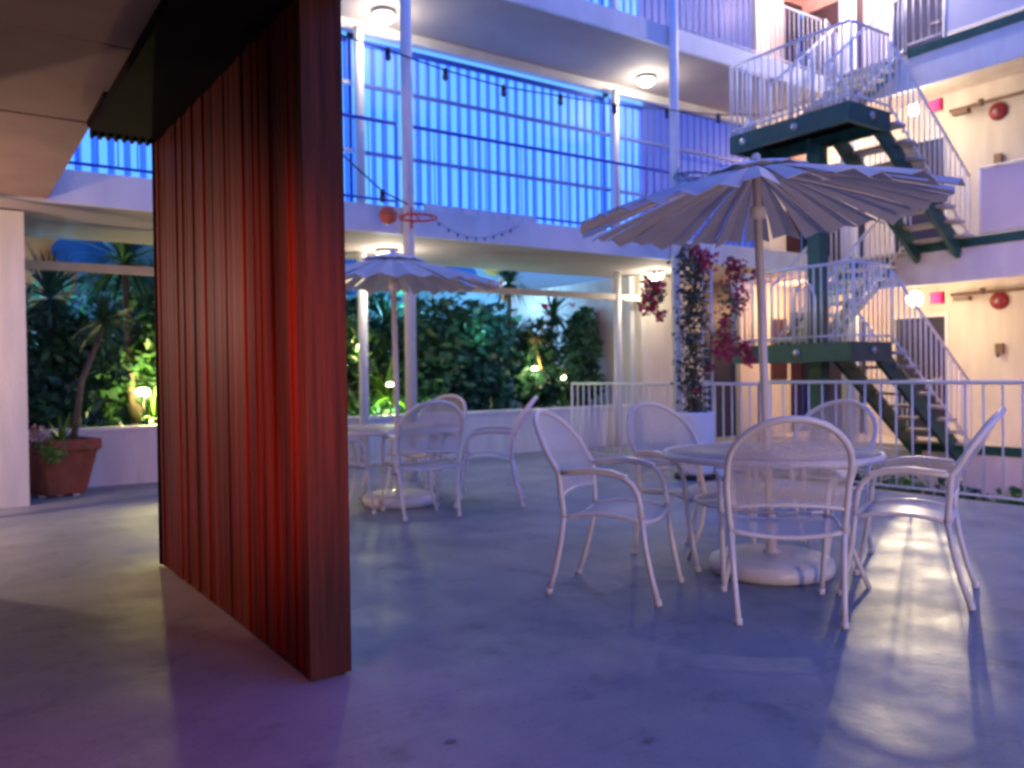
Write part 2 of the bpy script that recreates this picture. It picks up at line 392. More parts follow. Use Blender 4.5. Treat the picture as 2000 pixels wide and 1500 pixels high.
# ------------------------------------------------------------------ railings
def railing(root, a, b, h, nb, bz=.06, hr=.02, pr=.009, pm='wpaint'):
    """straight or sloping railing from a to b (floor points); balusters are parts"""
    a = Vector(a); b = Vector(b); d = b-a
    up = Vector((0,0,1))
    MB().tube([a+up*h, b+up*h], hr, 8).build('top_rail', M[pm], root)
    MB().tube([a+up*bz, b+up*bz], hr*.7, 6).build('bottom_rail', M[pm], root)
    proto = None
    base = None
    for i in range(nb+1):
        p = a+d*(i/nb)
        if i in (0, nb):
            MB().tube([p+up*-.0, p+up*h], pr*1.5, 6).build('post', M[pm], root); continue
        if proto is None:
            proto = MB().tube([p+up*bz, p+up*h], pr, 5).build('baluster', M[pm], root); base = p
        else:
            o = proto.copy(); COL.objects.link(o); o.parent = root; o.location = p-base

r = empty('balcony_railing', (4.4, 8.45, 3.05), 'thin picket railing along the far lower balcony in front of the blue screens', 'railing')
railing(r, (.22, 8.455, 3.07), (4.29, 8.455, 3.07), .955, 24, .08, .022, .006, 'bluebacklit')
railing(r, (4.43, 8.455, 3.07), (10.1, 8.455, 3.07), .955, 32, .08, .022, .006, 'bluebacklit')
k = MB(); k.box(4.62, 8.40, 3.072, 6.20, 8.425, 3.15)
for i in range(6): k.box(4.9+i*.22, 8.39, 3.06, 4.925+i*.22, 8.399, 3.135)
k.build('kick_board', M['fascia'], r)
r = empty('top_balcony_railing', (9, 8.45, 6.06), 'picket railing along the top far balcony at the upper edge', 'railing')
railing(r, (8.65, 8.455, 6.06), (12.2, 8.455, 6.06), .95, 30, .08, .016, .007)
r = empty('deck_railing', (7.47, 9.3, 0), 'long white picket railing along the deck edge behind the dining set', 'railing')
railing(r, (7.47, 9.3, .0), (7.47, 6.0, .0), 1.03, 26, .06, .018, .010)
railing(r, (7.47, 6.0, .0), (7.47, 1.2, .0), 1.05, 30, .06, .018, .010)
tag(MB().box(7.555, -4, -.36, 7.62, 8.4, -.004).build('deck_edge_curb', M['wood_dark']), 'dark timber edging of the deck below the long railing', 'curb')

# ------------------------------------------------------------------ right wing
rw = empty('right_wing_building', (13.9, 6, 0), 'cream right wing with open walkways, green slab edges and doors', 'building')
for z in (0, 3, 6):
    b = -1.6 if z == 0 else z-.55
    MB().box(12.33, -4, z-.25 if z else -.55, 14.0, 10.0 if z else 10.0, z-.002 if z else -.002).build('walkway_slab', M['cream'], rw)
    MB().box(12.29, -4, z-.56 if z else -.62, 12.33, 8.36, z-.075).build('fascia', M['fascia'], rw)
    MB().box(12.27, -4, z-.073, 12.33, 7.0, z+.06).build('edge_channel', M['green'], rw)
    DY0, DY1 = 7.3, 8.2
    top = z+2.44 if z < 6 else z+2.9
    t2 = z+2.748
    w = MB(); w.box(13.9, -4, z, 14.1, DY0, t2); w.box(13.9, DY1, z, 14.1, 8.75, t2); w.box(13.9, DY0, z+2.05, 14.1, DY1, t2)
    w.build('wall', M['cream'], rw)
    LASTDOOR = MB().box(13.95, DY0, z, 14.0, DY1, z+2.05).build('door', M['navy'], rw)
    h = MB().tube([(13.90, 7.40, z+1.0), (13.90, 7.52, z+1.0)], .014, 6); h.ball((13.915, 7.40, z+1.0), .03, 10)
    h.build('handle', M['alu'], LASTDOOR)
    fr = MB(); fr.box(13.88, DY0-.05, z, 13.897, DY0, z+2.1); fr.box(13.88, DY1, z, 13.897, DY1+.05, z+2.1); fr.box(13.88, DY0, z+2.05, 13.897, DY1, z+2.1)
    fr.build('door_frame', M['fascia'], rw)
    MB().box(13.95, 8.75, z, 14.0, 10.13, z+2.05).build('door', M['maroon'] if z == 6 else M['navy'], rw)
    MB().box(13.9, 8.75, z+2.05, 14.1, 10.045, t2).build('wall', M['brick'] if z == 6 else M['cream'], rw)
MB().box(12.1, -4, 8.75, 15.5, 8.19, 9.1).build('roof', M['soffit'], rw)
MB().tube([(12.44, 8.12, -1.6), (12.44, 8.12, 8.74)], .135, 16).build('column', M['fascia'], rw)
for z, y1, nm in ((3, 5.95, 1), (6, 6.42, 2)):
    r = empty('walkway_railing', (12.3, 2, z), ['', 'railing with white perforated infill on the middle right walkway', 'railing with white perforated infill on the top right walkway'][nm], 'railing', 'railings of the right walkways')
    MB().box(12.295, -4, z+.12, 12.305, y1, z+1.0).build('infill_panel', M['pmesh'], r)
    MB().tube([(12.30, -4, z+1.03), (12.30, y1, z+1.03)], .02, 8).build('top_rail', M['wpaint'], r)
    MB().tube([(12.30, -4, z+.10), (12.30, y1, z+.10)], .014, 6).build('bottom_rail', M['wpaint'], r)
    for i in range(4):
        MB().tube([(12.30, y1-i*1.4, z-.1), (12.30, y1-i*1.4, z+1.03)], .018, 6).build('post', M['wpaint'], r)
    if nm == 2:
        railing(r, (12.30, y1+.02, z+.05), (12.30, 7.04, z+.05), .98, 5, .09, .018, .010)
r = empty('corner_railing', (12.9, 8.4, 6), 'picket railing in front of the dark door at the top far corner', 'railing')
railing(r, (12.32, 8.45, 6.04), (13.85, 9.0, 6.04), 1.0, 10, .09, .018, .012)

# wall details on the right wing
for z, dz in ((0, 0), (3, -.02)):
    lev = 'ground' if z == 0 else 'middle'
    p = empty('sprinkler_pipe', (13.7, 5, z+2.40), 'brown sprinkler pipe under the ceiling of the %s right walkway' % lev, 'pipe', 'sprinkler pipes of the right wing')
    MB().tube([(13.7, -4, z+2.38), (13.7, 7.1, z+2.38)], .028, 8).build('pipe_run', M['brown'], p)
    for i in range(4):
        MB().tube([(13.7, 6.6-i*1.1, z+2.35), (13.7, 6.6-i*1.1, z+2.447)], .045, 8).build('hanger', M['brown'], p)
    MB().box(13.55, 6.75, z+2.26, 13.68, 7.0, z+2.33).build('valve', M['brown'], p)
    e = empty('fire_bell', (13.86, 6.43, z+2.24), 'round red fire bell on the cream wall of the %s right walkway' % lev, 'bell', 'red fire bells')
    b = MB(); prof = [(.02, 0), (.10, .012), (.135, .04), (.142, .075), (.142, .085)]
    vs = MB().lathe(prof, (0, 0, 0), 24)
    b.v = [(13.895-(.085-v[2]), 6.43+v[0], z+2.24+v[1]) for v in vs.v]; b.f = vs.f; b.mi = vs.mi; b.smooth = vs.smooth
    b.build('gong', M['bellred'], e)
    MB().ball((13.80, 6.43, z+2.24), .03).build('striker_cap', M['alu'], e)
    e = empty('wall_sconce', (13.87, 6.42, z+1.46), 'small bronze wall sconce on the %s right walkway wall' % lev, 'sconce', 'bronze sconces of the right wing')
    MB().box(13.82, 6.36, z+1.40, 13.898, 6.48, z+1.56).build('shade', M['sconce'], e, .01)
    MB().ball((13.80, 6.42, z+1.37), .035).build('bulb', M['bulb'], e)
    ex = empty('exit_sign', (12.85, 6.86, z+2.33), 'glowing red exit sign hung under the %s right walkway ceiling' % lev, 'sign', 'red exit signs')
    zc = z+2.28
    MB().box(12.83, 6.77, zc-.10, 12.88, 6.99, zc+.09).build('casing', M['bellred'], ex, .006)
    MB().box(12.80, 6.79, zc-.085, 12.829, 6.97, zc+.075).build('lit_face', M['exitglow'], ex, .01)
    MB().tube([(12.855, 6.88, zc+.09), (12.855, 6.88, z+2.449)], .012, 8).build('stem', M['alu'], ex)
    lm = empty('emergency_lamp', (12.85, 7.18, z+2.32), 'glaring emergency floodlight beside the %s exit sign' % lev, 'lamp', 'emergency lamps by the exit signs')
    MB().tube([(12.86, 7.18, z+2.33), (12.86, 7.18, z+2.449)], .015, 8).build('bracket', M['alu'], lm)
    MB().ball((12.82, 7.22, z+2.29), .12 if z == 0 else .085).build('lens', M['spotglow'], lm)

# ------------------------------------------------------------------ stair tower
st = empty('steel_staircase', (11.2, 7.0, -1.6), 'dark green steel switchback staircase with white picket railings beside the right wing', 'staircase')
XF, XB, YA, YB, YM = 9.40, 10.28, 6.10, 8.00, 7.05     # landing front, back; down flight YA..YM, up flight YM..YB
UP = Vector((0, 0, 1))
def landing(zl):
    MB().box(XF-.03, YA, zl-.22, XF+.03, YB, zl+.03).build('landing_beam', M['green'], st)
    MB().box(XB-.06, YA, zl-.22, XB, YB, zl+.03).build('landing_beam', M['green'], st)
    MB().box(XF+.032, YA, zl-.22, XB-.062, YA+.06, zl+.03).build('landing_beam', M['green'], st)
    MB().box(XF+.032, YB-.06, zl-.22, XB-.062, YB, zl+.03).build('landing_beam', M['green'], st)
    MB().box(XF+.032, YA+.062, zl-.05, XB-.062, YB-.062, zl+.01).build('landing_deck', M['wood_dark'], st)
    for y in (6.9, 7.75): MB().tube([(XF-.05, y, zl-.10), (XF-.028, y, zl-.10)], .05, 12).build('bolt_plate', M['alu'], st)
    MB().tube([(XF+.45, YA-.02, zl-.08), (XF+.45, YA+.01, zl-.08)], .05, 12).build('bolt_plate', M['alu'], st)
ZA, ZB = 1.5, 4.5
landing(ZA); landing(ZB)
for a, b in ((-1.6, ZA-.222), (ZA+.012, ZB-.222)):
    MB().box(9.93, 6.93, a, 10.13, 7.13, b).build('green_post', M['green'], st)
def flight(y0, y1, xa, za, xb, zb, n):
    for y in (y0+.16, y1-.12):
        MB().beam((xa-.06, y, za-.13), (xb, y, zb-.13), .06, .24).build('stringer', M['green'], st)
    proto = None
    for i in range(n):
        t = (i+.6)/n; x = xa+(xb-xa)*t; z = za+(zb-za)*t
        if proto is None:
            proto = MB().box(x-.14, y0-.03, z-.02, x+.14, y1, z+.025).build('tread', M['tread'], st, .01); b0 = Vector((x, 0, z))
        else:
            o = proto.copy(); COL.objects.link(o); o.parent = st; o.location = Vector((x, 0, z))-b0
def srail(a, b, n, h=.95):
    a = Vector(a); b = Vector(b)
    MB().tube([a+UP*h, b+UP*h], .02, 8).build('handrail', M['wpaint'], st)
    MB().tube([a+UP*.08, b+UP*.08], .015, 6).build('lower_rail', M['wpaint'], st)
    proto = None
    for i in range(n+1):
        p = a+(b-a)*(i/n)
        if proto is None: proto = MB().tube([p+UP*.0, p+UP*h], .012, 5).build('baluster', M['wpaint'], st); b0 = p.copy()
        else: o = proto.copy(); COL.objects.link(o); o.parent = st; o.location = p-b0
for z, zl in ((0, ZA), (3, ZB)):
    flight(YA-.02, YM-.08, XB, zl, 12.30, z, 8)
    flight(YM+.06, YB, XB, zl, 12.30, z+3, 8)
    srail((XB+.02, YA, zl), (12.30, YA, z), 15); srail((XB+.02, YM-.06, zl), (12.30, YM-.06, z), 15)
    srail((XB+.02, YM+.04, zl), (12.30, YM+.04, z+3), 15); srail((XB+.02, YB, zl), (12.30, YB, z+3), 15)
    srail((XF, YB, zl+.03), (XF, YA, zl+.03), 17, 1.0)
    srail((XF+.05, YB, zl+.03), (XB-.03, YB, zl+.03), 8, 1.0); srail((XF+.05, YA, zl+.03), (XB-.03, YA, zl+.03), 8, 1.0)
    g = [(XB-.1, YM-.16, zl+.03), (XB-.1, YM-.16, zl+.62), (XB-.1, YM-.10, zl+.78), (XB-.1, YM+.0, zl+.83), (XB-.1, YM+.10, zl+.78), (XB-.1, YM+.16, zl+.62), (XB-.1, YM+.16, zl+.03)]
    b = MB().tube([(XF-.04, p[1]-.28, p[2]) for p in g], .016, 6)
    for q in (-.08, 0, .08): b.tube([(XF-.04, YM-.28+q, zl+.10), (XF-.04, YM-.28+q, zl+.78)], .009, 5)
    b.build('rounded_gate', M['wpaint'], st)

# ------------------------------------------------------------------ near building (ceiling, pier, beyond frame walls)
nb = empty('near_building', (-2, 4, 0), 'near building whose low pinkish ceiling covers the left of the deck', 'building')
c = MB()
ys = [-4.98, 2.98, 3.0, 4.375, 4.40, 5.765, 5.80, 8.38]
for i in range(0, 8, 2): c.box(-12, ys[i], 2.79, .815, ys[i+1], 2.96)
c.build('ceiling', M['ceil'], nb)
MB().box(-12, -4.9, 2.80, .812, 8.378, 2.83).build('groove_backing', M['groove'], nb)
MB().box(-12, -4.98, 2.961, .815, 8.378, 8.9).build('upper_storeys', M['stucco'], nb)
MB().box(-.55, 8.99, 0, .675, 9.32, 2.764).build('pier', M['stucco'], nb)
MB().box(-3.2, 5.64, 0, -.05, 5.76, 2.788).build('shadow_blocker_wall', M['stucco'], nb)  # unseen wall placed to cast the shadow edge on the floor
MB().box(-3.4, -4.98, 0, -3.2, 9.5, 2.788).build('rear_wall', M['ceil'], nb)
MB().box(-12, -9.5, -.0, 3.4, -5.0, 8.9).build('sky_blocker', M['stucco'], nb)  # unseen mass added behind the camera to cut sky light on the deck

# ------------------------------------------------------------------ wooden screen wall
ws = empty('wooden_screen_wall', (1.22, 4.3, 0), 'tall dark mahogany board screen standing on the deck with a canopy on top', 'screen')
b = MB()
Y0, Y1_ = 3.10, 5.54
n = 34; p = (Y1_-Y0)/n; b.cur = 0
for i in range(n):
    y = Y0+i*p; xx = 1.150+.052*(1-(y-Y0)/(Y1_-Y0))*0.6
    d = rnd.choice((0, .001, .003, .005, .008)); b.box(xx-.012-d, y+.001, .012, xx+.02, y+p-.001, 2.655)
b.build('board_face', M['wood'], ws, .002)
MB().box(1.19, 3.10, .012, 1.29, 5.54, 2.655).build('core_panel', M['wood_dark'], ws)
MB().box(1.150, 3.055, .012, 1.322, 3.098, 2.66).build('end_trim', M['wood_end'], ws, .004)
MB().box(1.120, 5.542, .012, 1.30, 5.575, 2.66).build('end_trim', M['wood_dark'], ws, .004)
MB().box(1.16, 3.07, 0, 1.30, 5.56, .011).build('sole_plate', M['black'], ws)
cn = MB(); cn.box(.775, 1.5, 2.662, 1.33, 5.60, 2.735)
for i in range(9): cn.tube([(.79+i*.045, 5.50, 2.662), (.79+i*.045, 5.618, 2.662)], .014, 6)
cn.build('canopy', M['wood_dark'], ws)
MB().box(.765, 5.0, 2.72, .80, 5.62, 2.757).build('canopy_clip', M['wood_dark'], ws)

# ------------------------------------------------------------------ planter and mural
pl = empty('planter_wall', (4, 10.2, 0), 'low white planter wall running along the back of the deck', 'planter')
MB().box(-6, 10.115, 0, 9.385, 10.34, .60).build('wall_body', M['stucco'], pl)
MB().box(-6, 10.10, .601, 9.385, 10.36, .645).build('coping', M['fascia'], pl, .006)
mu = empty('mural_wall', (4, 13.6, 0), 'pale blue painted wall with round colour spots behind the garden plants', 'wall')
MB().box(-8, 13.6, 0, 9.475, 13.9, 5.0).build('wall_body', M['mural'], mu)
def disc(x, z, rx, rz, m, nm='painted_spot', k=0):
    n = 28; v = [(x+rx*math.cos(2*math.pi*i/n), 13.594-.004*k, z+rz*math.sin(2*math.pi*i/n)) for i in range(n)]
    v2 = [(a, bb+.005, c) for a, bb, c in v]
    MB().add(v+v2, [tuple(range(n))]+[(i, i+n, (i+1) % n+n, (i+1) % n) for i in range(n)]).build(nm, m, mu)
for k, (x, z, rx, rz, m) in enumerate([(1.27, 2.75, .42, .62, 'm_or'), (1.75, 3.05, .40, .25, 'm_blue'), (2.4, 2.6, .3, .4, 'm_gr'), (7.75, 3.28, .55, .28, 'm_gr'), (8.2, 3.02, .42, .30, 'm_blue'),
                         (8.95, 3.26, .22, .15, 'm_ye'), (5.9, 3.0, .5, .4, 'm_blue'), (6.9, 3.2, .3, .2, 'm_or'), (9.25, 2.9, .16, .30, 'm_or'), (5.2, 2.7, .35, .3, 'm_ye'), (.5, 2.6, .3, .5, 'm_blue'), (3.2, 2.9, .4, .3, 'm_ye')]):
    disc(x, z, rx, rz, M[m], k=k)

# ------------------------------------------------------------------ foliage
def blade(b, o, d, L, w, droop, seg=4):
    o = Vector(o); d = Vector(d).normalized(); sd = d.cross(Vector((0,0,1)))
    if sd.length < 1e-3: sd = Vector((1,0,0))
    sd.normalize(); vs = []; p = o.copy(); dd = d.copy()
    for i in range(seg+1):
        t = i/seg; ww = w*(1-t)**.7*(.5+.9*min(1, t*4)) if t < 1 else .0005
        vs += [p-sd*ww/2, p+sd*ww/2]
        dd = (dd+Vector((0,0,-droop/seg))).normalized(); p = p+dd*(L/seg)
    b.add(vs, [(2*i, 2*i+1, 2*i+3, 2*i+2) for i in range(seg)])
def rosette(b, c, n, L, w, droop, up=(-.3, 1.0)):
    for i in range(n):
        a = rnd.uniform(0, 2*math.pi); e = rnd.uniform(*up)
        blade(b, c, (math.cos(a)*math.cos(e*1.4), math.sin(a)*math.cos(e*1.4), math.sin(e*1.4)), L*rnd.uniform(.75, 1.1), w*rnd.uniform(.8, 1.2), droop*rnd.uniform(.6, 1.4))
def leafcloud(b, c, rad, n, s, flat=.5):
    for i in range(n):
        while True:
            p = Vector((rnd.uniform(-1,1), rnd.uniform(-1,1), rnd.uniform(-1,1)))
            if .25 < p.length < 1: break
        k = 1+.25*math.sin(p.x*5+c[0])*math.cos(p.z*6+c[1])
        q = Vector(c)+Vector((p.x*rad[0]*k, p.y*rad[1]*k, p.z*rad[2]*k))
        d = Vector((rnd.gauss(0,1), rnd.gauss(0,1), rnd.gauss(0,.7))).normalized(); e = d.orthogonal().normalized()
        e = Matrix.Rotation(rnd.uniform(0, 6.28), 3, d) @ e
        L = s*rnd.uniform(.6, 1.3); W = L*flat
        b.add([q-d*L/2, q+e*W/2, q+d*L/2, q-e*W/2], [(0,1,2,3)])

def palm(name, base, heads, L, n, m, label, cat, lean=0, group=None, tr=.06, w=.05, droop=.9):
    r = empty(name, base, label, cat, group)
    tb = MB(); cb = MB()
    for h in heads:
        bz = Vector(base); hv = Vector(h); mid = (bz+hv)/2+Vector((rnd.uniform(-.08,.08), 0, 0))
        tb.tube([bz, mid, hv], [tr, tr*.8, tr*.65], 8)
        rosette(cb, h, n, L, w, droop)
    tb.build('trunk', M['trunk'], r); cb.build('crown', m, r); return r
def shrub(name, base, blobs, n, s, m, label, cat='shrub', group=None, flat=.45):
    r = empty(name, base, label, cat, group)
    sb = MB(); b = MB()
    for c, rad in blobs:
        sb.tube([base, (c[0], c[1], c[2])], [.025, .01], 6)
        leafcloud(b, c, rad, int(n), s, flat)
    sb.build('stems', M['trunk'], r); b.build('foliage', m, r); return r
def fern(name, base, n, L, w, m, label, group=None):
    r = empty(name, base, label, 'plant', group)
    b = MB(); rosette(b, base, n, L, w, 1.2, (.1, 1.05)); b.build('fronds', m, r); return r

S = .50
palm('yucca_tree', (1.0, 11.2, S), [(1.10, 11.2, 2.15), (.75, 11.5, 1.75)], .75, 90, M['leafBl'], 'spiky yucca rising just right of the left white pier', 'tree', group='spiky trees of the garden')
palm('yucca_tree', (2.05, 11.5, S), [(1.95, 11.4, 2.65), (2.5, 11.9, 2.3)], .85, 100, M['leafA'], 'tall dark yucca beside the left edge of the wooden screen', 'tree', group='spiky trees of the garden')
palm('dragon_tree', (7.9, 11.6, S), [(7.85, 11.4, 2.70)], .62, 80, M['leafBl'], 'dragon tree whose crown crosses the beige beam', 'tree', group='spiky trees of the garden', tr=.05)
palm('dragon_tree', (8.65, 11.7, S), [(8.75, 11.4, 2.15)], .62, 80, M['leafA'], 'dragon tree with red flowers, right of the smaller parasol beam', 'tree', group='spiky trees of the garden', tr=.05)
palm('fan_palm', (5.9, 12.4, S), [(6.0, 12.3, 2.0), (5.2, 12.6, 2.2)], .8, 80, M['leafA'], 'dark palm standing behind the smaller parasol pole', 'tree', group='spiky trees of the garden')
shrub('dense_shrub', (6.55, 11.4, S), [((6.5, 11.3, 1.75), (.75, .6, .60)), ((6.2, 11.2, 1.1), (.6, .5, .5))], 1300, .19, M['leafA'], 'big dense dark shrub in the middle of the garden', group='dense garden shrubs')
shrub('dense_shrub', (7.3, 11.6, S), [((7.35, 11.5, 1.65), (.65, .6, .75)), ((7.1, 11.3, 1.0), (.6, .5, .45))], 1300, .19, M['leafBl'], 'bluish dark shrub between the middle shrub and the dragon trees', group='dense garden shrubs')
shrub('dense_shrub', (8.35, 11.4, S), [((8.35, 11.5, 1.5), (.55, .5, .6)), ((8.3, 11.2, .95), (.5, .4, .35))], 1100, .18, M['leafA'], 'dark shrub behind the two small garden uplights', group='dense garden shrubs')
shrub('dense_shrub', (9.05, 10.9, S), [((8.95, 10.9, 1.55), (.36, .35, .62)), ((9.15, 11.1, 1.95), (.22, .25, .35)), ((8.85, 10.8, 1.0), (.4, .35, .4))], 1000, .14, M['leafA'], 'dark leafy shrub climbing the bluish garden side wall', group='dense garden shrubs')
shrub('dense_shrub', (1.35, 10.9, S), [((1.3, 11.0, 1.45), (.55, .45, .6)), ((1.0, 10.8, 1.0), (.5, .4, .4))], 1000, .18, M['leafA'], 'dark shrub behind the terracotta pot', group='dense garden shrubs')
shrub('dense_shrub', (2.6, 11.3, S), [((2.5, 11.6, 1.7), (.6, .5, .7)), ((1.95, 11.75, 1.25), (.5, .4, .6))], 1100, .18, M['leafB'], 'green shrub glowing beside the left uplight', group='dense garden shrubs')
shrub('dense_shrub', (4.75, 11.4, S), [((4.7, 11.7, 1.7), (.6, .5, .75)), ((5.5, 11.8, 1.3), (.6, .5, .6))], 1200, .18, M['leafB'], 'green shrub behind the rear post next to the wooden screen', group='dense garden shrubs')
fern('lit_fern', (5.35, 11.0, .85), 46, .75, .09, M['leafC'], 'lime green fern lit from below beside the smaller parasol pole', 'lit ferns')
fern('lit_fern', (4.85, 10.75, .55), 40, .6, .08, M['leafB'], 'green fern just right of the wooden screen', 'lit ferns')
fern('lit_fern', (2.25, 11.1, .6), 40, .6, .09, M['leafC'], 'yellow green fern at the left uplight', 'lit ferns')
fern('lit_fern', (8.45, 10.75, .55), 30, .42, .06, M['leafC'], 'small lime fern between the right garden uplights', 'lit ferns')
fern('fern', (6.3, 10.7, .52), 50, .42, .06, M['leafA'], 'low dark fern behind the planter coping', 'low ferns')
fern('fern', (7.1, 10.7, .52), 50, .40, .06, M['leafBl'], 'low bluish fern behind the planter coping', 'low ferns')
b = MB()
for i in range(230):
    x = rnd.uniform(.3, 9.2); rosette(b, (x, rnd.uniform(10.45, 11.0), .50), 9, .30, .035, 1.2, (.2, 1.0))
tag(b.build('ground_cover', M['leafBl']), 'low bluish grassy ground cover filling the planter', 'ground cover', kind='stuff')
b = MB()
for c, r_, n_ in (((6.0, 12.9, 1.6), (3.2, .45, 1.1), 5200), ((1.6, 12.8, 1.5), (2.2, .45, 1.0), 3200)): leafcloud(b, c, r_, n_, .2, .35)
tag(b.build('background_foliage', M['leafA']), 'dark tangled foliage filling the rear of the garden', 'foliage', kind='stuff')
# golden dry frond and red flowers
r = empty('dry_branch', (8.0, 10.9, 1.2), 'golden leafy branch sticking up above the right garden uplights', 'branch')
MB().tube([(8.12, 10.9, 1.25), (8.0, 10.9, 1.65), (8.32, 10.9, 2.2)], [.018, .015, .006], 6).build('stem', M['leafY'], r)
b = MB(); rosette(b, (8.0, 10.9, 1.75), 16, .28, .05, .9, (-.2, .8)); b.build('leaves', M['leafY'], r)
def flowers(name, pts, m, s, n, label, cat='flower', group=None):
    r = empty(name, pts[0], label, cat, group)
    b = MB()
    for p in pts: leafcloud(b, p, (s, s, s*.8), n, s*.7, .8)
    b.build('petals', m, r); return r
flowers('red_flower', [(8.18, 10.85, 2.28)], M['redf'], .07, 26, 'red flower on the left tip of the dragon trees', group='red flowers in the garden')
flowers('red_flower', [(8.75, 10.85, 2.32)], M['redf'], .05, 22, 'red flower right of the larger red one by the side wall', group='red flowers in the garden')
flowers('red_flower', [(7.35, 10.9, 2.62)], M['redf'], .05, 22, 'small red flower above the tip of the smaller parasol', group='red flowers in the garden')

# uplight fixtures
for (x, y, z, rr), l in zip([(2.05, 10.95, 1.02, .11), (5.33, 10.80, 1.05, .07), (7.95, 10.85, 1.26, .075), (8.60, 10.9, 1.10, .07)],
        ['bright yellow garden uplight left of the wooden screen', 'garden uplight inside the lime fern', 'left of the two small warm uplights in the right garden', 'right of the two small warm uplights in the right garden']):
    e = empty('garden_uplight', (x, y, .5), l, 'lamp', 'garden uplights')
    MB().tube([(x, y, .45), (x, y, z-.06)], .012, 6).build('stake', M['black'], e)
    MB().tube([(x, y-.02, z-.07), (x, y-.01, z-.02)], .035, 10).build('housing', M['black'], e)
    MB().ball((x, y, z), rr*.8, 12, .6).build('lens', M['upglow'], e)

# ------------------------------------------------------------------ terracotta pot with small tree
tp = empty('terracotta_pot', (.98, 9.62, 0), 'weathered square terracotta pot at the foot of the left white pier', 'pot')
b = MB()
def sq(s, z, c=(.98, 9.62), rot=.35):
    return [(c[0]+s*math.cos(rot+math.pi/4+i*math.pi/2), c[1]+s*math.sin(rot+math.pi/4+i*math.pi/2), z) for i in range(4)]
lv = [(.27, .02), (.39, .46), (.43, .47), (.43, .58), (.38, .58), (.36, .50)]
vs = [v for s, z in lv for v in sq(s, z)]
fs = [(3,2,1,0)]+[(i*4+k, i*4+(k+1) % 4, i*4+4+(k+1) % 4, i*4+4+k) for i in range(len(lv)-1) for k in range(4)]+[tuple(len(lv)*4-4+k for k in range(4))]
b.add(vs, fs); b.build('pot_body', M['terra'], tp, .012)
b = MB()
for k in range(3): b.box(.80+k*.15, 9.5, 0, .86+k*.15, 9.74, .02)
b.build('pot_feet', M['potw'], tp)
MB().add(sq(.355, .52), [(0,1,2,3)]).build('soil', M['soil'], tp)
palm('potted_dragon_tree', (1.12, 9.62, .52), [(1.47, 9.75, 1.80)], .42, 90, M['leafA'], 'slender leaning dragon tree growing in the terracotta pot', 'tree', tr=.035, w=.035)
fern('potted_spider_plant', (1.0, 9.55, .52), 46, .42, .03, M['leafC'], 'arching spider plant in the terracotta pot')
flowers('potted_flowers', [(.80, 9.42, .66), (.72, 9.46, .58)], M['pinkf'], .09, 40, 'pale pink flowers at the front corner of the terracotta pot')
flowers('potted_lime_foliage', [(.84, 9.28, .52), (.90, 9.26, .44)], M['leafC'], .10, 60, 'lime foliage hanging over the terracotta pot rim', 'plant')

# ------------------------------------------------------------------ bougainvillea trellis in white pot
wp = empty('white_planter_pot', (6.84, 6.37, 0), 'tall round white planter pot holding the bougainvillea', 'pot')
MB().lathe([(.20, .0), (.225, .005), (.225, .05), (.21, .055)], (6.84, 6.37, 0), 28).build('plinth', M['black'], wp)
MB().lathe([(.185, .055), (.20, .10), (.228, .70), (.235, .735), (.20, .735), (.19, .66)], (6.84, 6.37, 0), 32).build('pot_body', M['potw'], wp)
MB().lathe([(.20, .65), (.20, .655)], (6.84, 6.37, 0), 24).build('soil', M['soil'], wp)
tl = empty('trellis', (6.84, 6.37, .64), 'narrow white lattice trellis standing in the white pot', 'trellis')
b = MB()
dx, dy = .835*.20, -.55*.20
def tw(u, z, dd=0): return (6.84+dx*u+.55*dd, 6.37+dy*u+.835*dd, z)
for u in (-1, -.5, 0, .5, 1): b.tube([tw(u, .60), tw(u, 2.56)], .009 if abs(u) < 1 else .014, 5)
for i in range(20): b.tube([tw(-1, .80+i*.09, .01), tw(1, .80+i*.09, .01)], .007, 5)
b.build('lattice', M['wpaint'], tl)
bg_ = empty('bougainvillea', (6.84, 6.37, .66), 'bougainvillea climbing the white trellis with magenta flower clusters', 'climbing plant')
b = MB()
for k in range(5):
    u0 = rnd.uniform(-.4, .4)
    b.tube([tw(u0, .64, -.02)]+[tw(max(-1, min(1, u0+rnd.uniform(-.8, .8))), .64+1.9*(j+1)/6, rnd.uniform(-.04, .03)) for j in range(6)], [.016]+[.011]*6, 5)
b.build('stems', M['trunk'], bg_)
b = MB()
for j in range(26):
    z = .74+1.75*j/25; w = .16+.05*math.sin(j*1.7)
    c = tw(rnd.uniform(-.35, .35), z); leafcloud(b, c, (w*1.15, w*.8, .13), 58, .062, .6)
for c, r_, n_ in (((6.49, 6.62, 2.02), .17, 120), ((7.22, 6.18, 1.95), .20, 160), ((7.28, 6.16, 2.3), .16, 90), ((7.15, 6.20, 1.6), .18, 100)): leafcloud(b, c, (r_, r_*.7, r_), n_, .055, .6)
b.build('foliage', M['leafD'], bg_)
b = MB()
for c, r_, n_ in (((6.48, 6.62, 2.12), .16, 280), ((6.42, 6.64, 1.92), .13, 170), ((6.55, 6.58, 1.80), .07, 50), ((6.98, 6.30, 2.40), .14, 170), ((6.85, 6.35, 2.50), .07, 60), ((7.25, 6.12, 2.25), .18, 150),
                  ((7.30, 6.10, 1.98), .15, 90), ((7.12, 6.16, 1.45), .17, 230), ((7.32, 6.06, 1.42), .10, 100), ((7.15, 6.2, 1.72), .09, 80), ((7.45, 6.0, 2.25), .07, 40), ((7.38, 6.05, 1.30), .08, 60), ((6.98, 6.25, 1.22), .05, 25), ((6.80, 6.28, .98), .03, 12)):
    leafcloud(b, c, (r_, r_*.8, r_), n_, .05, .75)
b.build('flowers', M['flower'], bg_)

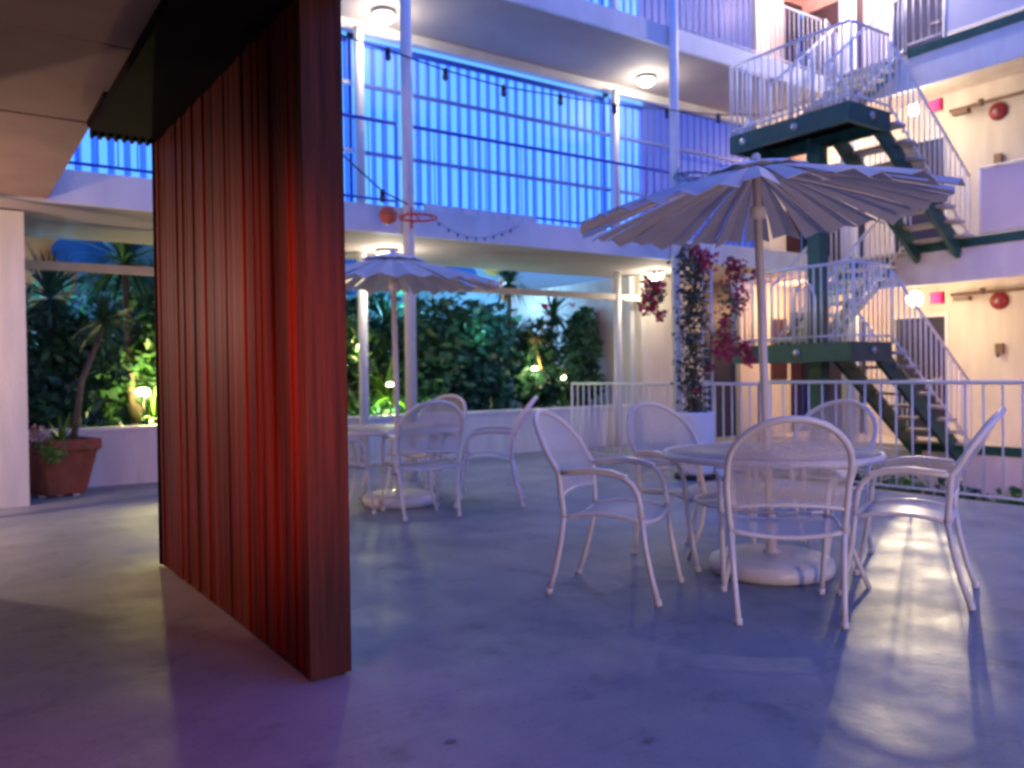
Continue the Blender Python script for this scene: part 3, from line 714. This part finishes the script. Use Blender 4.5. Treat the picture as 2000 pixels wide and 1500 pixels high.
# plants below the deck edge
b = MB()
names = []
for i in range(8):
    y = 1.9+i*.55; c = (7.95+rnd.uniform(-.1, .15), y, -.15)
    r = empty('edge_plant', (c[0], c[1], -.6), ['low leafy plant', 'low lime plant'][i % 2]+' below the deck edge, '+['nearest the frame edge', 'second from the frame edge', 'third from the frame edge', 'beside the red flower', 'under the profile chair', 'right of the stair foot', 'left of the stair foot', 'farthest along the railing'][i], 'plant', 'plants below the deck edge')
    bb = MB(); leafcloud(bb, (c[0], c[1], -.12), (.26, .30, .24), 260, .10, .5); rosette(bb, (c[0], c[1], -.3), 24, .40, .04, 1.0, (.3, 1.0))
    bb.build('foliage', M['leafC'] if i % 2 else M['leafB'], r)
flowers('red_flower', [(7.8, 2.9, -.02)], M['redf'], .07, 24, 'red flower among the plants below the deck edge', group='red flowers in the garden')
MBX = MB().box(7.63, -4, -1.6, 8.45, 8.3, -.36); tag(MBX.build('lower_planter', M['soil']), 'dark soil bed below the deck edge behind the railing', 'planter')
tag(MB().box(12.30, -4, -1.6, 12.42, 9.6, -.63).build('lower_wall', M['stucco']), 'bluish white lower wall under the right walkway', 'wall')

# ------------------------------------------------------------------ basketball hoops, ball, string lights
def hoop(c, r, m, label, post, net, name='basketball_hoop', ry=1):
    e = empty(name, c, label, 'hoop', 'small basketball hoops')
    n = 28
    MB().tube([(c[0]+r*math.cos(2*math.pi*i/n), c[1]+r*math.sin(2*math.pi*i/n), c[2]) for i in range(n)], .014, 8, closed=True).build('rim', m, e)
    b = MB()
    for s in (-1, 1): b.tube([(post[0]+s*.03, post[1]-.06, c[2]+.10), (c[0]+s*r*.6, c[1]+r*.8, c[2])], .009, 6)
    b.tube([(post[0], post[1]-.06, c[2]-.08), (post[0], post[1]-.06, c[2]+.16)], .016, 6)
    b.build('bracket', m, e)
    if net:
        b = MB(); k = 12
        for i in range(k):
            for sgn in (-1, 1):
                pts = []
                for j in range(5):
                    t = j/4; a = 2*math.pi*(i+sgn*t*1.2)/k; rr = r*(1-.42*t); pts.append((c[0]+rr*math.cos(a), c[1]+rr*math.sin(a), c[2]-.32*t))
                b.tube(pts, .005, 4)
        b.build('net', M['net'], e)
hoop((4.33, 8.03, 2.90), .20, M['rimred'], 'orange red hoop fixed to the front steel post above the smaller parasol', (4.36, 8.31), False)
hoop((8.60, 8.02, 3.88), .23, M['rimteal'], 'dark teal hoop with a net on the steel post behind the large parasol', (8.58, 8.31), True)
e = empty('basketball', (3.96, 8.1, 2.89), 'orange basketball wedged beside the orange red hoop', 'ball')
MB().ball((3.98, 8.05, 2.90), .10, 20).build('ball_body', M['ball'], e)
b = MB(); b.tube([(3.98+.101*math.cos(t*.3142*1), 8.05+.101*math.sin(t*.3142), 2.90) for t in range(20)], .003, 4, closed=True)
b.build('seam', M['black'], e)
def strand(pts, sag, bulbs, label, name='string_lights', r=.010, br=.036):
    e = empty(name, pts[0], label, 'string lights')
    path = []
    for a, c in zip(pts[:-1], pts[1:]):
        a = Vector(a); c = Vector(c)
        for i in range(8):
            t = i/8; q = a.lerp(c, t); q.z -= sag*4*t*(1-t); path.append(q)
    path.append(Vector(pts[-1]))
    MB().tube(path, r, 5).build('cable', M['cable'], e)
    for p in bulbs:
        p = Vector(p); q = min(path, key=lambda w: (w-p).length)
        MB().tube([(p.x, p.y, q.z+br*.4), (p.x, p.y, q.z-br*1.3)], br*.85, 8).build('socket', M['cable'], e)
        MB().ball((p.x, p.y, q.z-br*2.2), br*1.05, 10, 1.2).build('bulb', M['bulb'], e)
SP = [(2.6, 8.2, 4.86), (3.55, 8.2, 4.77), (4.08, 8.2, 4.73), (4.8, 8.2, 4.65), (5.6, 8.2, 4.61), (6.46, 8.2, 4.655), (7.36, 8.2, 4.70), (8.33, 8.2, 4.80), (9.37, 8.2, 4.90), (10.2, 8.0, 5.0)]
strand(SP, .004, [SP[2], SP[3], SP[4], SP[5], SP[6], SP[7], SP[8]], 'string of unlit bulbs stretched across the courtyard in front of the blue screens')
SP2 = [(3.3, 8.2, 3.75), (3.55, 8.2, 3.50), (3.99, 8.2, 3.18), (4.3, 8.2, 3.07)]
strand(SP2, .0, [SP2[2]], 'short drooping string of unlit bulbs left of the orange hoop')
pts = [(4.62+i*.125, 8.30, 2.99-.22*math.sin(math.pi*i/10)*(1-.02*i)) for i in range(11)]
strand(pts, 0, pts[1:-1], 'small beaded garland hanging in a curve over the far fascia', 'beaded_garland', .003, .011)

# ------------------------------------------------------------------ chair
def make_chair():
    t = empty('mesh_armchair', (0,0,0), '', 'chair', 'white steel mesh armchairs')
    def px(z): # back profile
        if z < .66: return -.20-.02*(z-.42)/.24
        return -.22-.165*((z-.66)/.305)**.85
    for s in (-1, 1):
        lg = MB().tube([(-.300, s*.235, .012), (-.262, s*.242, .12), (-.225, s*.250, .27), (-.20, s*.258, .42)], .0145, 8).build('leg', M['chair'], t)
        MB().tube([(-.302, s*.235, 0), (-.296, s*.235, .03)], .0185, 8).build('foot_cap', M['chair'], lg)
        lg = MB().tube([(.300, s*.250, .012), (.268, s*.254, .14), (.240, s*.260, .28), (.222, s*.265, .43)], .0145, 8).build('leg', M['chair'], t)
        MB().tube([(.302, s*.250, 0), (.296, s*.250, .03)], .0185, 8).build('foot_cap', M['chair'], lg)
        arm = [(.222, s*.265, .43), (.216, s*.268, .50), (.205, s*.272, .56), (.178, s*.275, .61), (.130, s*.279, .645), (.06, s*.283, .662), (-.03, s*.284, .670), (-.13, s*.281, .662), (-.222, s*.272, .655)]
        MB().tube(arm, .0145, 8).build('armrest_frame', M['chair'], t)
        pad = [(.15, s*.278, .642), (.06, s*.283, .668), (-.03, s*.284, .676), (-.13, s*.281, .668), (-.20, s*.276, .662)]
        b = MB(); vs = []
        for q in pad: vs += [(q[0], q[1]-.026, q[2]+.004), (q[0], q[1]+.026, q[2]+.004), (q[0], q[1]+.026, q[2]+.016), (q[0], q[1]-.026, q[2]+.016)]
        fs = [(3,2,1,0)]+[(i*4+k, i*4+(k+1) % 4, i*4+4+(k+1) % 4, i*4+4+k) for i in range(4) for k in range(4)]+[(16,17,18,19)]
        b.add(vs, fs, False); b.build('armrest', M['chair'], t, .003)
    # back frame
    W = .275
    pts = []
    for s in (-1, 1):
        side = []
        for i in range(8):
            z = .42+(.74-.42)*i/8; w = .258+(W-.258)*min(1, i/5); side.append((px(z), s*w, z))
        arc = []
        for i in range(10):
            a = math.pi/2*i/10; y = W*math.cos(a); z = .74+.225*math.sin(a); arc.append((px(z)-.05*(1-(y/W)**2), s*y, z))
        seg = side+arc
        pts = seg+[(px(.965)-.05, 0, .965)] if s == -1 else pts+seg[::-1]
    MB().tube(pts, .0155, 8).build('back_frame', M['chair'], t)
    G = []
    for i in range(15):
        z = .535+(.962-.535)*i/14
        w = W*.985 if z < .74 else W*math.sqrt(max(0, 1-((z-.74)/.225)**2))*.985+.001
        row = []
        for j in range(11):
            y = w*(-1+2*j/10); row.append((px(z)-.05*(1-(y/W)**2)*min(1, (z-.45)/.3), y, z))
        G.append(row)
    MB().grid(G).build('backrest', M['mesh'], t)
    MB().tube([(px(.53)-.02*(1-(u/1)**2), .262*u, .53+.018*(1-u*u)) for u in [-1+.2*k for k in range(11)]], .009, 6).build('back_rail', M['chair'], t)
    # seat
    def sz(x, y): # seat surface
        u = (x+.20)/.42
        return .420+.028*math.sin(math.pi*min(1, max(0, u)))-.018*(1-(y/.26)**2)
    G = [[(x, y*(.25+.012*(x+.2)/.42)/.26, sz(x, y)) for y in [-.26+.052*j for j in range(11)]] for x in [-.20+.42*i/12 for i in range(13)]]
    G.append([(.245, p[1]*.96, p[2]-.022) for p in G[-1]])
    MB().grid(G).build('seat', M['mesh'], t)
    b = MB()
    for s in (-1, 1): b.tube([(x, s*(.252+.012*(x+.2)/.42), sz(x, .26)) for x in [-.20+.42*i/10 for i in range(11)]], .011, 6)
    b.tube([(-.20, y, .42-.030*(1-(y/.255)**2)) for y in [-.255+.051*k for k in range(11)]], .012, 6)
    b.tube([(.222+.022*(1-(y/.262)**2), y, .42-.022*(1-(y/.262)**2)) for y in [-.262+.0524*k for k in range(11)]], .012, 6)
    b.build('seat_frame', M['chair'], t)
    return t
chair0 = make_chair()
CH = [  # rear-leg midpoint, heading in degrees, label
    ((3.20, 2.40), 46, 'white mesh armchair seen from behind in front of the large parasol base'),
    ((2.865, 3.655), -59, 'white mesh armchair turned aside at the left of the near round table'),
    ((3.93, 3.97), -93, 'white mesh armchair behind the near table, in front of the white planter pot'),
    ((4.88, 3.30), 186, 'white mesh armchair behind the near table whose back catches bluish light by the stairs'),
    ((4.33, 2.14), 114, 'white mesh armchair in profile at the right end of the near table'),
    ((3.31, 5.96), 80, 'white mesh armchair seen from behind at the far table under the smaller parasol'),
    ((4.22, 7.35), 205, 'white mesh armchair mostly hidden behind the frontmost far chair'),
    ((4.38, 6.19), 145, 'white mesh armchair in profile at the right of the far table'),
    ((2.42, 6.70), 2, 'white mesh armchair half hidden behind the right edge of the wooden screen')]
for i, ((x, y), a, l) in enumerate(CH):
    o = chair0 if i == 0 else copy_tree(chair0)
    ca, sa = math.cos(R(a)), math.sin(R(a))
    o.location = (x+.30*ca, y+.30*sa, 0); o.rotation_euler = (0, 0, R(a)); o['label'] = l

# ------------------------------------------------------------------ tables
def make_table():
    t = empty('round_table', (0,0,0), '', 'table', 'round white mesh tables')
    MB().lathe([(.055, .695), (.60, .695), (.60, .703), (.055, .703)], n=56, cap=False).build('table_top', M['tmesh'], t)
    b = MB(); n = 56
    b.lathe([(.598, .672), (.618, .676), (.622, .698), (.612, .710), (.596, .709), (.590, .690), (.598, .672)], n=56, cap=False)
    b.build('top_rim', M['chair'], t)
    MB().lathe([(.030, .67), (.058, .67), (.058, .712), (.030, .712), (.030, .67)], n=24, cap=False).build('umbrella_collar', M['chair'], t)
    b = MB()
    for k in range(4):
        a = R(45+90*k); b.tube([(.058*math.cos(a), .058*math.sin(a), .684), (.59*math.cos(a), .59*math.sin(a), .684)], .010, 6)
    b.build('top_struts', M['chair'], t)
    for k in range(4):
        a = R(12+90*k); c, s = math.cos(a), math.sin(a)
        MB().tube([(.50*c, .50*s, .68), (.47*c, .47*s, .58), (.43*c, .43*s, .42), (.46*c, .46*s, .22), (.56*c, .56*s, .0)], .014, 8).build('leg', M['chair'], t)
    MB().tube([(.434*math.cos(2*math.pi*i/32), .434*math.sin(2*math.pi*i/32), .42) for i in range(32)], .009, 6, closed=True).build('leg_ring', M['chair'], t)
    return t
tab = make_table(); tab.location = (3.98, 3.12, 0); tab['label'] = 'round white table under the large near parasol'
tb2 = copy_tree(tab); tb2.location = (3.40, 6.80, 0); tb2['label'] = 'round white table under the smaller parasol beside the wooden screen'

# ------------------------------------------------------------------ umbrellas
def umbrella(base, rad, zrim, zapex, top, lean, label, n=30, seed=1, zrot=0):
    rr = random.Random(seed)
    u = empty('parasol', base, label, 'parasol', 'white strip parasols')
    bx, by, _ = base
    axis = Vector((top[0]-bx, top[1]-by, zapex)).normalized()
    MB().tube([(bx, by, .05), (top[0], top[1], zapex-.02)], .024, 12).build('pole', M['umbpole'], u)
    Q = lean.to_matrix() if hasattr(lean, 'to_matrix') else Matrix.Identity(3)
    C0 = Vector((top[0], top[1], zapex))
    H = zapex-zrim
    def T(r, a, z):  # local canopy to world
        return C0+Q @ Vector((r*math.cos(a), r*math.sin(a), z))
    def prof(t): return -H*(.30*t+.70*t**1.35) 
    # main canopy of overlapping strips
    b = MB()
    da = 2*math.pi/n
    for k in range(n):
        a0 = k*da; a1 = a0+da; vs = []; L = 7
        R1 = rad*rr.uniform(.945, 1.03); tw = rr.uniform(-.012, .02); gap = rr.choice((.02, .04, .06, .08, .12, .20))
        for i in range(L):
            t = .10+.90*i/(L-1); g_ = gap*max(0, (t-.45)/.55)**1.3
            aa = a0+da*g_*.5; ab = a1-da*g_*.5+da*.02*(t < .5); am = (aa+ab)/2
            dz = tw*t
            vs += [T(R1*t, aa, prof(t)-.012*t+dz), T(R1*t, am, prof(t)+.020*t), T(R1*t, ab, prof(t)-.012*t-dz)]
        b.add(vs, [(i*3+j, i*3+j+1, i*3+3+j+1, i*3+3+j) for i in range(L-1) for j in range(2)])
    o = b.build('canopy', M['umb'], u)
    m = o.modifiers.new('thick', 'SOLIDIFY'); m.thickness = .004
    # upper cap tier
    b = MB(); n2 = 12; da2 = 2*math.pi/n2
    for k in range(n2):
        a0 = k*da2; a1 = a0+da2; vs = []
        for i in range(4):
            t = .02+.27*i/3; g_ = .03+.22*max(0, (i-1)/2)
            aa = a0+da2*g_*.5; ab = a1-da2*g_*.5; am = (aa+ab)/2
            z = prof(t)+.034-.03*t
            vs += [T(rad*t, aa, z), T(rad*t, am, z+.012), T(rad*t, ab, z)]
        b.add(vs, [(i*3+j, i*3+j+1, i*3+3+j+1, i*3+3+j) for i in range(3) for j in range(2)])
    o = b.build('vent_cap', M['umbcap'], u); m = o.modifiers.new('thick', 'SOLIDIFY'); m.thickness = .004
    MB().ball((top[0], top[1], zapex+.06), .028, 12).build('finial', M['umbpole'], u)
    for k in range(8):
        a = k*math.pi/4+.2
        MB().tube([T(.04, a, prof(.04)-.02)]+[T(rad*t, a, prof(t)-.028) for t in (.3, .6, .92)], .006, 5).build('rib', M['umbpole'], u)
    MB().lathe([(.026, zapex-.30), (.045, zapex-.29), (.045, zapex-.23), (.026, zapex-.22)], (bx*.12+top[0]*.88, by*.12+top[1]*.88, 0), 14).build('runner', M['umbpole'], u)
    # base
    mod = lambda t: 1+.035*abs(math.sin(t*2+.6))**.35-.035
    bs = MB().lathe([(rad*.30, .0), (rad*.335, .012), (rad*.345, .05), (rad*.335, .085), (rad*.30, .105), (rad*.12, .112), (rad*.10, .118), (.05, .12)], (bx, by, 0), 64, True, mod).build('base_weight', M['plastic'], u)
    MB().lathe([(.05, .12), (.05, .13), (.032, .135), (.032, .34), (.027, .345)], (bx, by, 0), 18).build('pole_sleeve', M['umbpole'], bs)
    MB().tube([(bx-.03, by, .28), (bx-.075, by-.01, .28)], .012, 8).build('knob', M['umbpole'], bs)
    return u
from mathutils import Quaternion
# tilt: camera-left side lower, about four degrees
ax = Vector((math.cos(R(55.4)), math.sin(R(55.4)), 0))
umbrella((3.98, 3.12, 0), 1.03, 2.07, 2.36, (3.935, 3.165), Quaternion(ax, R(-2.8)), 'large white strip parasol over the near table', 32, 3)
umbrella((3.44, 6.82, 0), .98, 2.00, 2.25, (3.40, 6.80), Quaternion(Vector((1,0,0)), R(2)), 'smaller white strip parasol beside the wooden screen', 28, 9)
